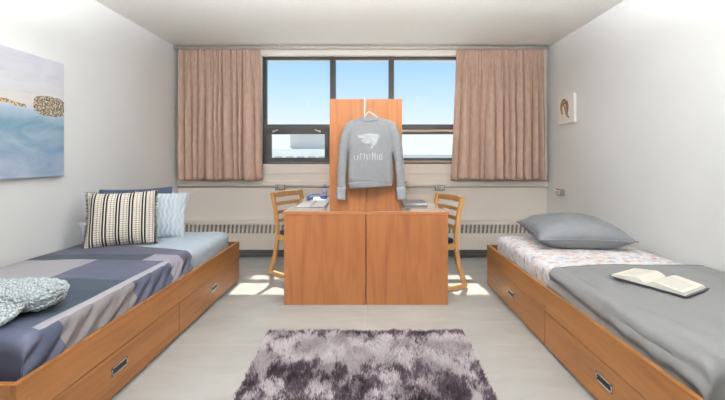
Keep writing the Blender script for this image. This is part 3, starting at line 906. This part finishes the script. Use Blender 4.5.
# ------------------------------------------------------------------ sweatshirt on hanger
SY = 2.872; PXM = SY/357
def sp(px, py, y=0): return Vector(((px-369)*PXM, SY+y, CAMZ-(py-158)*PXM))
def build_shirt():
    t = thing('sweatshirt', 'grey crew-neck sweatshirt with white animal-head print hanging on the hutch', 'sweatshirt', tuple(sp(369.5, 186)))
    m = MB(); n = 40
    lev = [(184, 349.5, 391.5, .030), (180, 348.2, 392.8, .035), (165, 348.4, 392.6, .034), (150, 348.9, 392.2, .033), (138, 349, 392.2, .033), (128, 348.5, 392.6, .030), (124, 350, 391.5, .027), (121, 353, 388.5, .023), (119, 357, 384, .019), (117.6, 360.5, 379, .015)]
    rings = []
    for Y, a, b, d in lev:
        c = (a+b)/2; hw = (b-a)/2
        ring = []
        for k in range(n):
            an = 2*PI*k/n; cx, sy = math.cos(an), math.sin(an)
            ex = math.copysign(abs(cx)**.8, cx); ey = math.copysign(abs(sy)**.75, sy)
            tiltY = (c+hw*ex-369.5)/22*1.2 if Y > 160 else 0
            ring.append(sp(c+hw*ex, Y+tiltY, d*ey))
        rings.append(ring)
    m.rings(rings)
    def sleeve(pts):
        out = []
        for i, (px, py, hw, d) in enumerate(pts):
            p0 = pts[max(i-1, 0)]; p1 = pts[min(i+1, len(pts)-1)]
            dx, dy = p1[0]-p0[0], p1[1]-p0[1]; l = math.hypot(dx, dy); nx, ny = dy/l, -dx/l
            ring = []
            for k in range(20):
                a = 2*PI*k/20
                ring.append(sp(px+nx*hw*math.cos(a), py+ny*hw*math.cos(a), d*math.sin(a)+.001))
            out.append(ring)
        m.rings(out)
    sleeve([(356, 122, 4, .020), (350.5, 126.5, 6, .026), (346.0, 137, 5.6, .028), (343.4, 150, 4.8, .028), (342.3, 165, 4.5, .026), (341.6, 178, 4.4, .024), (341.4, 190, 4.2, .022)])
    sleeve([(384, 122, 4, .020), (390.5, 126, 6, .026), (395.2, 137, 5.6, .028), (397.8, 150, 4.8, .028), (399.4, 165, 4.5, .026), (400.4, 178, 4.4, .024), (401.0, 189, 4.2, .022)])
    bmesh.ops.recalc_face_normals(m.bm, faces=m.bm.faces[:])
    o = m.build('garment_body', M['sweat'], t, smooth=True)
    r = o.modifiers.new('r', 'REMESH'); r.mode = 'VOXEL'; r.voxel_size = .0045; r.use_smooth_shade = True
    s = o.modifiers.new('s', 'SMOOTH'); s.factor = .5; s.iterations = 5
    dg = bpy.context.evaluated_depsgraph_get(); dg.update()
    me = bpy.data.meshes.new_from_object(o.evaluated_get(dg)); o.modifiers.clear(); o.data = me
    w = world(t)
    for v in me.vertices:
        p = v.co
        q = noise.noise(Vector((p.x*9, p.y*3, p.z*9+3)))*.6 + noise.noise(Vector((p.x*24, 0, p.z*16)))*.3
        # drag lines from armpits
        v.co = p + v.normal*(.0045*q)
    me.update(); me.shade_smooth()
    if not me.materials: me.materials.append(M['sweat'])
    bm = bmesh.new(); bm.from_mesh(me); tree = BVHTree.FromBMesh(bm); bm.free()
    def front(px, py, off=.0012):
        p = sp(px, py)-w
        h = tree.ray_cast(Vector((p.x, -1, p.z)), Vector((0, 1, 0)))
        return Vector((p.x, (h[0].y if h[0] else -.03)-off, p.z))
    # collar, cuffs, waistband
    ring = []
    pts = []
    for k in range(41):
        a = 2*PI*k/40; fy = -math.sin(a)      # front is -y
        pts.append(sp(369.7+9.4*math.cos(a), 118.2+(2.9 if fy < 0 else 1.2)*math.sin(a), fy*.020-.004) - w)
    MB().tube(pts, .0085, 10).build('collar', M['sweat'], t, smooth=True, shift=False)
    def band(c0, c1, hw0, hw1, d, name, mat):
        m2 = MB(); rr = []
        for q in range(9):
            s_ = q/8; px = c0[0]+(c1[0]-c0[0])*s_; py = c0[1]+(c1[1]-c0[1])*s_; hw = hw0+(hw1-hw0)*s_
            dx, dy = c1[0]-c0[0], c1[1]-c0[1]; l = math.hypot(dx, dy); nx, ny = dy/l, -dx/l
            rr.append([sp(px+nx*hw*math.copysign(abs(math.cos(a))**.8, math.cos(a)), py+ny*hw*math.cos(a), d*math.sin(a))-w for a in [2*PI*k/40 for k in range(40)]])
        m2.rings(rr); return m2.build(name, mat, t, smooth=True, shift=False)
    band((341.5, 187), (341.1, 199.3), 4.7, 4.5, .022, 'cuff', M['sweat_rib'])
    band((400.9, 187), (401.3, 199.3), 4.7, 4.3, .022, 'cuff', M['sweat_rib'])
    band((370.4, 181.3), (370.8, 187), 22.6, 21.2, .033, 'waistband', M['sweat_band'])
    # inner neck: dark label
    m2 = MB(); p = sp(368.2, 120.4)-w
    m2.box(p.x-.010, p.x+.010, p.y-.0278, p.y-.0262, p.z-.008, p.z+.006); m2.build('neck_label', M['hem'], t, shift=False)
    # printed emblem: animal head in profile facing left, with mane
    def decal(polys, name, mat, off=.0012):
        m2 = MB()
        for poly in polys:
            vs = [m2.bm.verts.new(front(x, y, off)) for x, y in poly]
            f = m2.bm.faces.new(vs)
        bmesh.ops.triangulate(m2.bm, faces=m2.bm.faces[:])
        o2 = m2.build(name, mat, t, shift=False)
        return o2
    head = [(357.3, 136.2), (359, 135.1), (361.5, 135.2), (364, 134.1), (368, 133.6), (373, 133.8), (377, 134.2), (379.2, 135.2), (379.6, 137), (378.2, 138.6),
            (377.4, 141.5), (376.2, 144.8), (374.4, 145.2), (373, 147.2), (371.0, 149.2), (370.0, 148.6), (371.8, 145.4), (371.2, 142.2), (369.5, 143.7), (366.2, 143.9), (363, 142.6), (361.2, 141.2), (361.4, 139.6), (363.8, 139.2), (362.6, 138.4), (359.8, 138.4)]
    decal([head], 'head_print', M['print2'])
    hi = [[(357.6, 136.2), (360, 135.5), (363.5, 136.4), (363, 138), (360, 138)],
          [(364, 134.6), (370, 134), (377, 134.6), (378.6, 136.2), (374, 135.9), (368, 135.3)],
          [(371.2, 136.6), (373.6, 137.4), (374.6, 141), (374.2, 144.6), (372.6, 145.2), (373, 141)],
          [(375.8, 137.2), (377.2, 138), (376.6, 142), (375.6, 144.2), (375.2, 141)],
          [(365.6, 142.2), (368.4, 141.4), (369.2, 142.9), (366.6, 143.5)], [(371.2, 147.8), (373.6, 145.6), (373, 147), (371.2, 148.9)]]
    decal(hi, 'head_highlight', M['print'], .0018)
    # lettering: tall condensed strokes, first letters shorter
    S = []
    def seg(x0, y0, x1, y1, wd=.42):
        dx, dy = x1-x0, y1-y0; l = math.hypot(dx, dy); nx, ny = -dy/l*wd, dx/l*wd
        k = 5
        for i in range(k):
            a, b = i/k, (i+1)/k
            S.append([(x0+dx*a+nx, y0+dy*a+ny), (x0+dx*b+nx, y0+dy*b+ny), (x0+dx*b-nx, y0+dy*b-ny), (x0+dx*a-nx, y0+dy*a-ny)])
    bt = 160
    seg(354.5, 155.4, 354.5, bt, .5); seg(354.5, bt-.3, 357.6, bt-.3, .3); seg(357.7, 155.3, 357.7, bt, .5)      # short u
    seg(360.5, 153.6, 360.5, bt, .5); seg(360.5, 153.9, 363, 153.9, .35)
    seg(364.4, 153.3, 364.4, bt-1.6, .45); seg(364.4, bt-2, 363.4, bt, .35)
    seg(366.2, 154, 367.6, bt, .4); seg(369.6, 153.4, 369.6, bt, .3)
    seg(372.5, 152.4, 372.5, bt, .5); seg(372.5, 155.8, 374.6, 155.8, .3); seg(374.8, 152.6, 375.2, bt, .45)
    seg(377.2, 153.6, 377.2, bt, .35); seg(379.4, 154.6, 379.4, bt, .4); seg(379.4, bt-.4, 381.4, bt-.4, .4); seg(381.5, 153.2, 381.5, bt, .5)
    decal(S, 'lettering', M['print'], .0016)
    return t
build_shirt()
# hanger
t = thing('clothes_hanger', 'white plastic hanger hooked over the top of the hutch', 'hanger', tuple(sp(365, 110)))
hx = (364.6-369)*PXM
top = HT+.006
pts = [(hx, SY-.026, 1.515), (hx, SY-.022, 1.535), (hx, SY-.006, 1.57), (hx, SY+.005, 1.64), (hx, SY+.012, 1.672), (hx, SY+.024, top), (hx, DY0+.025, top+.004), (hx, DY0+.042, top-.001), (hx, DY0+.043, top-.03)]
MB().tube(pts, .0055, 8).build('hook', M['hangerw'], t, smooth=True)
MB().tube([sp(349, 125.5), sp(356, 122), sp(361, 120), sp(365, 117), sp(367.2, 113), sp(369, 111.6), sp(372.5, 114), sp(380, 119.4), sp(391, 125.5)], [.006, .007, .007, .007, .007, .007, .007, .007, .006], 10).build('shoulder_bar', M['hangerw'], t, smooth=True)

# ------------------------------------------------------------------ things on the desks
# left: open notebook, loose papers, blue headphones, bottle
t = thing('notebook', 'open white notebook lying on the left desk, nearest the front edge', 'notebook', (-.46, 3.30, DT+.0005))
b = bx(-.640, -.385, 3.13, 3.50, DT+.0005, DT+.004).build('cover', plain('grey_notebook_cover', (150, 148, 152), .5), t, bevel=.001)
for x0, x1 in ((-.636, -.516), (-.510, -.389)):
    bx(x0, x1, 3.135, 3.495, DT+.004, DT+.014).build('page_block', M['paperw'], t, bevel=.003)
m = MB()
for i in range(22): m.tube([(-.519, 3.15+i*.016, DT+.012), (-.513, 3.15+i*.016, DT+.020), (-.507, 3.15+i*.016, DT+.012)], .0012, 5)
m.build('spiral_binding', M['chrome'], t)
t = thing('paper_stack', 'stack of white papers behind the notebook on the left desk', 'papers', (-.5, 3.7, DT+.0005))
rz = Matrix.Rotation(.12, 3, 'Z')
MB().box(-.60, -.385, 3.57, 3.88, DT+.0005, DT+.010, rz).build('paper', M['paperw'], t)
MB().box(-.595, -.39, 3.58, 3.87, DT+.0102, DT+.0108, Matrix.Rotation(.04, 3, 'Z')).build('top_sheet', M['paperw'], t)
blue = plain('blue_plastic', (66, 96, 156), .4); blue2 = plain('dark_blue_pad', (44, 62, 112), .7)
t = thing('headphones', 'blue headphones lying on the papers of the left desk', 'headphones', (-.56, 3.72, DT+.0112))
z = DT+.0112
for cx, cy in ((-.605, 3.66), (-.475, 3.74)):
    m = MB(); m.cyl((cx, cy, z+.022), .038, .024, 'z', 24); e = m.build('ear_cup', blue, t, bevel=.006)
    MB().cyl((cx, cy, z+.005), .036, .010, 'z', 24).build('ear_pad', blue2, e, bevel=.003)
pts = []
for i in range(17):
    a = PI*i/16; c = Vector((-.54, 3.70)); u = Vector((-.065, -.04)); v = Vector((-.045, .09))
    p = c+u*math.cos(a)*1.0+v*math.sin(a)*1.25
    pts.append((p.x, p.y, z+.034))
MB().tube(pts, .008, 8).build('headband', blue, t, smooth=True)
t = thing('water_bottle', 'small clear bottle standing on the left desk by the hutch', 'bottle', (-.492, 3.97, DT+.0005))
m = MB(); pr = [(.0, .0), (.026, .0), (.028, .006), (.028, .06), (.025, .07), (.028, .08), (.028, .10), (.014, .125), (.012, .132)]
m.rings([[(-.492+max(r, .0005)*math.cos(2*PI*k/20), 3.97+max(r, .0005)*math.sin(2*PI*k/20), DT+.0005+zz) for k in range(20)] for r, zz in pr])
m.build('bottle_body', glass_mat('clear_lavender_plastic', (.82, .84, .95, 1), .25), t, smooth=True)
MB().cyl((-.492, 3.97, DT+.140), .0145, .016, 'z', 18).build('cap', plain('lavender_cap', (196, 190, 214), .4), t, bevel=.002)
MB().cyl((-.492, 3.97, DT+.082), .0286, .035, 'z', 24).build('bottle_label', plain('lavender_label', (206, 204, 224), .5), t)
# right: grey notebook, plant
t = thing('notebook', 'closed grey notebook lying on the right desk beside the hutch', 'notebook', (.42, 3.4, DT+.0005))
bx(.305, .535, 3.24, 3.56, DT+.0005, DT+.004).build('cover', plain('charcoal_cover', (96, 96, 100), .5), t, bevel=.001)
bx(.309, .528, 3.244, 3.556, DT+.004, DT+.019).build('page_block', plain('grey_pages', (176, 174, 172), .8), t)
bx(.305, .535, 3.24, 3.56, DT+.019, DT+.0225).build('front_cover', plain('grey_cover', (134, 134, 138), .45), t, bevel=.001)
m = MB()
for i in range(16):
    x = .40+i*.008
    m.tube([(x, 3.239, DT+.003), (x, 3.234, DT+.012), (x, 3.240, DT+.024), (x, 3.25, DT+.0245)], .0014, 5)
m.build('spiral_binding', M['chrome'], t)
px_, py_ = .402, 3.99
t = thing('small_plant', 'small leafy green plant in a glass jar on the right desk', 'plant', (px_, py_, DT+.0005))
m = MB(); pr = [(.0005, .0), (.024, .0), (.026, .01), (.026, .05), (.019, .062), (.020, .068)]
m.rings([[(px_+r*math.cos(2*PI*k/20), py_+r*math.sin(2*PI*k/20), DT+.0005+zz) for k in range(20)] for r, zz in pr], caps=False)
m.build('jar', glass_mat('jar_glass', (.9, .95, .92, 1), .25), t, smooth=True)
rnd = random.Random(12); leaf = plain('fresh_green_leaf', (92, 138, 66), .5, var=.25, vscale=40)
m = MB(); tips = []
for q in range(9):
    a = rnd.uniform(0, 2*PI); h = rnd.uniform(.10, .175); sp_ = rnd.uniform(.01, .04)
    pts = [(px_, py_, DT+.006), (px_+.3*sp_*math.cos(a), py_+.3*sp_*math.sin(a), DT+.5*h), (px_+sp_*math.cos(a), py_+sp_*math.sin(a), DT+h)]
    m.tube(pts, .0016, 5); tips.append((Vector(pts[-1]), Vector(pts[1]), a))
m.build('stem', plain('pale_stem', (150, 168, 96), .5), t)
for tip, mid, a in tips:
  for k in range(3):
    base = tip if k == 0 else mid.lerp(tip, .25+.3*k)
    aa = a+rnd.uniform(-1.6, 1.6); d = Vector((math.cos(aa), math.sin(aa), rnd.uniform(-.1, .7))).normalized(); sd = d.cross(Vector((0, 0, 1))).normalized()
    up = sd.cross(d); l = rnd.uniform(.036, .054)
    m = MB(); rings = []
    for i in range(7):
        s = i/6; wd = .015*math.sin(PI*(.06+.94*s))**.8+.0003; c = base+d*l*s-up*.010*s*s
        rings.append([c+sd*wd, c+up*.0015, c-sd*wd, c-up*.0008])
    m.rings(rings); m.build('leaf', leaf, t, smooth=True)

# ------------------------------------------------------------------ rug
RG = (-.69, .645, .98, 2.43)
t = thing('shag_rug', 'mauve and plum shag rug on the floor in front of the desks', 'rug', ((RG[0]+RG[1])/2, RG[3], 0))
bx(RG[0]+.02, RG[1]-.02, RG[2]+.02, RG[3]-.02, .0005, .012).build('backing', M['pile'], t, bevel=.004)
rnd = random.Random(99); V = []; F = []
NB = 70000
for q in range(NB):
    x = rnd.uniform(RG[0], RG[1]); y = RG[3]-(RG[3]-RG[2])*rnd.random()**1.15
    x = (x+.0225)*(1-.045*(RG[3]-y)/.7)-.0225
    ed = min(x-RG[0], RG[1]-x, y-RG[2], RG[3]-y)
    h = rnd.uniform(.022, .040)*(.7+.3*min(1, ed/.05))
    cl = Vector((x*7, y*7, 0)); a = noise.noise(cl)*5+rnd.uniform(-1.1, 1.1)
    ln = rnd.uniform(.008, .024)
    dx, dy = math.cos(a)*ln, math.sin(a)*ln
    b = rnd.uniform(0, PI); w = rnd.uniform(.0016, .0032); wx_, wy_ = math.cos(b)*w, math.sin(b)*w
    i = len(V)
    V += [(x-wx_, y-wy_, .011), (x+wx_, y+wy_, .011), (x+dx*.4+wx_*.9, y+dy*.4+wy_*.9, .011+h*.62), (x+dx*.4-wx_*.9, y+dy*.4-wy_*.9, .011+h*.62), (x+dx, y+dy, .011+h)]
    F += [(i, i+1, i+2, i+3), (i+3, i+2, i+4)]
o = pydata('pile', V, F, M['pile'], t); o['kind'] = 'stuff'

# ------------------------------------------------------------------ outside
GZ = -9.0
struct(bx(-200, 200, YB+3, 400, GZ-.5, GZ).build('ground', plain('pale_dry_ground', (206, 204, 196), .9)))
conc = plain('pale_concrete', (250, 246, 236), .8, var=.06, vscale=.5); pent = plain('blue_grey_cladding', (206, 200, 190), .7, var=.04, vscale=.4)
D0 = 34.0
def ox(px): return (px-369)*D0/357
def oz(py): return CAMZ-(py-158)*D0/357
t = thing('flat_roofed_building', 'pale flat-roofed building with grey rooftop penthouse seen through the left window', 'building', (ox(310), D0+6, GZ))
bx(ox(215), ox(352), D0, D0+14, GZ, oz(150.5)).build('facade', conc, t)
bx(ox(214.5), ox(352.5), D0-.2, D0+.3, oz(151), oz(149)).build('parapet', plain('white_parapet', (253, 250, 242), .7), t)
bx(ox(291)*1.1, ox(345), D0+3, D0+11, oz(150.5), oz(134.6)+.2).build('penthouse', pent, t)
for i in range(12):
    x = ox(220+i*11); w_ = bx(x, x+.7, D0-.03, D0+.05, oz(157.8), oz(156.4)).build('window', plain('tinted_pane', (190, 188, 182), .3) if i == 0 else bpy.data.materials['tinted_pane'], t)
for x in (ox(282), ox(276)):
    bx(x, x+.5, D0+2, D0+2.8, oz(150.5), oz(147.5)).build('roof_vent', conc, t)
D1 = 160.0
t = thing('distant_warehouse', 'low pale building on the horizon seen through the right window', 'building', (18, D1+10, GZ))
def qx(px): return (px-369)*D1/357
bx(qx(385), qx(520), D1, D1+20, GZ, CAMZ+(158-155.8)*D1/357).build('facade', plain('hazy_white_cladding', (222, 222, 220), .8), t)
bx(qx(384), qx(521), D1-.5, D1+21, CAMZ+(158-155.8)*D1/357, CAMZ+(158-155.2)*D1/357).build('roof', plain('hazy_grey_roof', (176, 178, 180), .8), t)

# ------------------------------------------------------------------ fill lights (globes and trough added out of frame to brighten the room)
def emis(name, col, s):
    k = NT(name); k.N.remove(k.b); e = k.n('ShaderNodeEmission'); e.inputs[0].default_value = col; e.inputs[1].default_value = s
    k.L.new(e.outputs[0], k.out.inputs[0]); return k.m
GL = emis('fill_globe_glow', (.905, .955, .99, 1), 31.0)  # emission of the added globes, fill for the whole room
for i, (x, y) in enumerate(((-1.2, 1.75), (1.0, 1.75), (-.1, -.4))):
    r = thing('fill_globe', ('added out-of-frame fill globe over the left bed', 'added out-of-frame fill globe over the right bed', 'added out-of-frame fill globe behind the rug')[i], 'added fill light', (x, y, H), group='added fill globes')
    bm = MB(); bmesh.ops.create_uvsphere(bm.bm, u_segments=32, v_segments=16, radius=.15, matrix=Matrix.Translation((x, y, H-.24)))
    bm.build('globe', GL, r, smooth=True)
    MB().cyl((x, y, H-.051), .06, .10, 'z', 24).build('fill_globe_mount', M['chrome'], r, bevel=.004)

r = thing('fill_trough', 'added out-of-frame white trough throwing fill light up onto the ceiling', 'pendant lamp', (0, 1.45, 2.0))  # invented unseen trough, bounces extra fill off the ceiling
m = MB(); x0, x1, y0, y1, z0 = -1.5, 1.4, 1.32, 1.58, 2.0
m.box(x0, x1, y0, y1, z0, z0+.01); m.box(x0, x1, y0, y0+.008, z0, z0+.06); m.box(x0, x1, y1-.008, y1, z0, z0+.06); m.box(x0, x0+.008, y0, y1, z0, z0+.06); m.box(x1-.008, x1, y0, y1, z0, z0+.06)
m.build('trough', M['trimw'], r)
bx(x0+.02, x1-.02, y0+.02, y1-.02, z0+.02, z0+.045).build('fill_panel', emis('fill_trough_glow', (.905, .955, .99, 1), 165.0), r)
for x in (-1.2, 1.1): MB().cyl((x, 1.45, (z0+.045+H)/2), .006, H-z0-.05, 'z', 8).build('hanger_rod', M['chrome'], r)

su = bpy.data.lights.new('sun', 'SUN'); su.energy = 8.0; su.angle = math.radians(.6); su.color = (1, .95, .86)
so = bpy.data.objects.new('sun', su); C.objects.link(so)
so.rotation_euler = Vector((.03, -1, -1.65)).to_track_quat('-Z', 'Y').to_euler(); so.location = (0, 12, 14)

w = bpy.data.worlds.new('sky'); bpy.context.scene.world = w; w.use_nodes = True
nt = w.node_tree; bgn = nt.nodes['Background']
tc = nt.nodes.new('ShaderNodeTexCoord'); sx = nt.nodes.new('ShaderNodeSeparateXYZ'); rp = nt.nodes.new('ShaderNodeValToRGB')
nt.links.new(tc.outputs['Generated'], sx.inputs[0]); nt.links.new(sx.outputs[2], rp.inputs[0]); nt.links.new(rp.outputs[0], bgn.inputs[0])
e = rp.color_ramp; e.elements.new(.5); e.elements.new(.5); e.elements.new(.6)
for el, (p, c) in zip(e.elements, [(0, (.93, .96, 1, 1)), (.06, (.90, .95, 1, 1)), (.17, (.60, .80, 1, 1)), (.28, (.37, .64, .97, 1)), (.8, (.16, .36, .80, 1))]): el.position = p; el.color = c
bgn.inputs[1].default_value = 1.12

# ------------------------------------------------------------------ camera
cd = bpy.data.cameras.new('camera'); cam = bpy.data.objects.new('camera', cd); C.objects.link(cam)
cam.location = (0, 0, CAMZ); cam.rotation_euler = (PI/2, 0, 0)
cd.sensor_width = 36; cd.sensor_fit = 'HORIZONTAL'; cd.lens = 36*357/725
cd.shift_x = -6.5/725; cd.shift_y = -42/725; cd.clip_start = .02; cd.clip_end = 1000
sc = bpy.context.scene; sc.camera = cam
sc.view_settings.view_transform = 'Standard'; sc.view_settings.look = 'None'; sc.view_settings.exposure = 0; sc.view_settings.gamma = 1
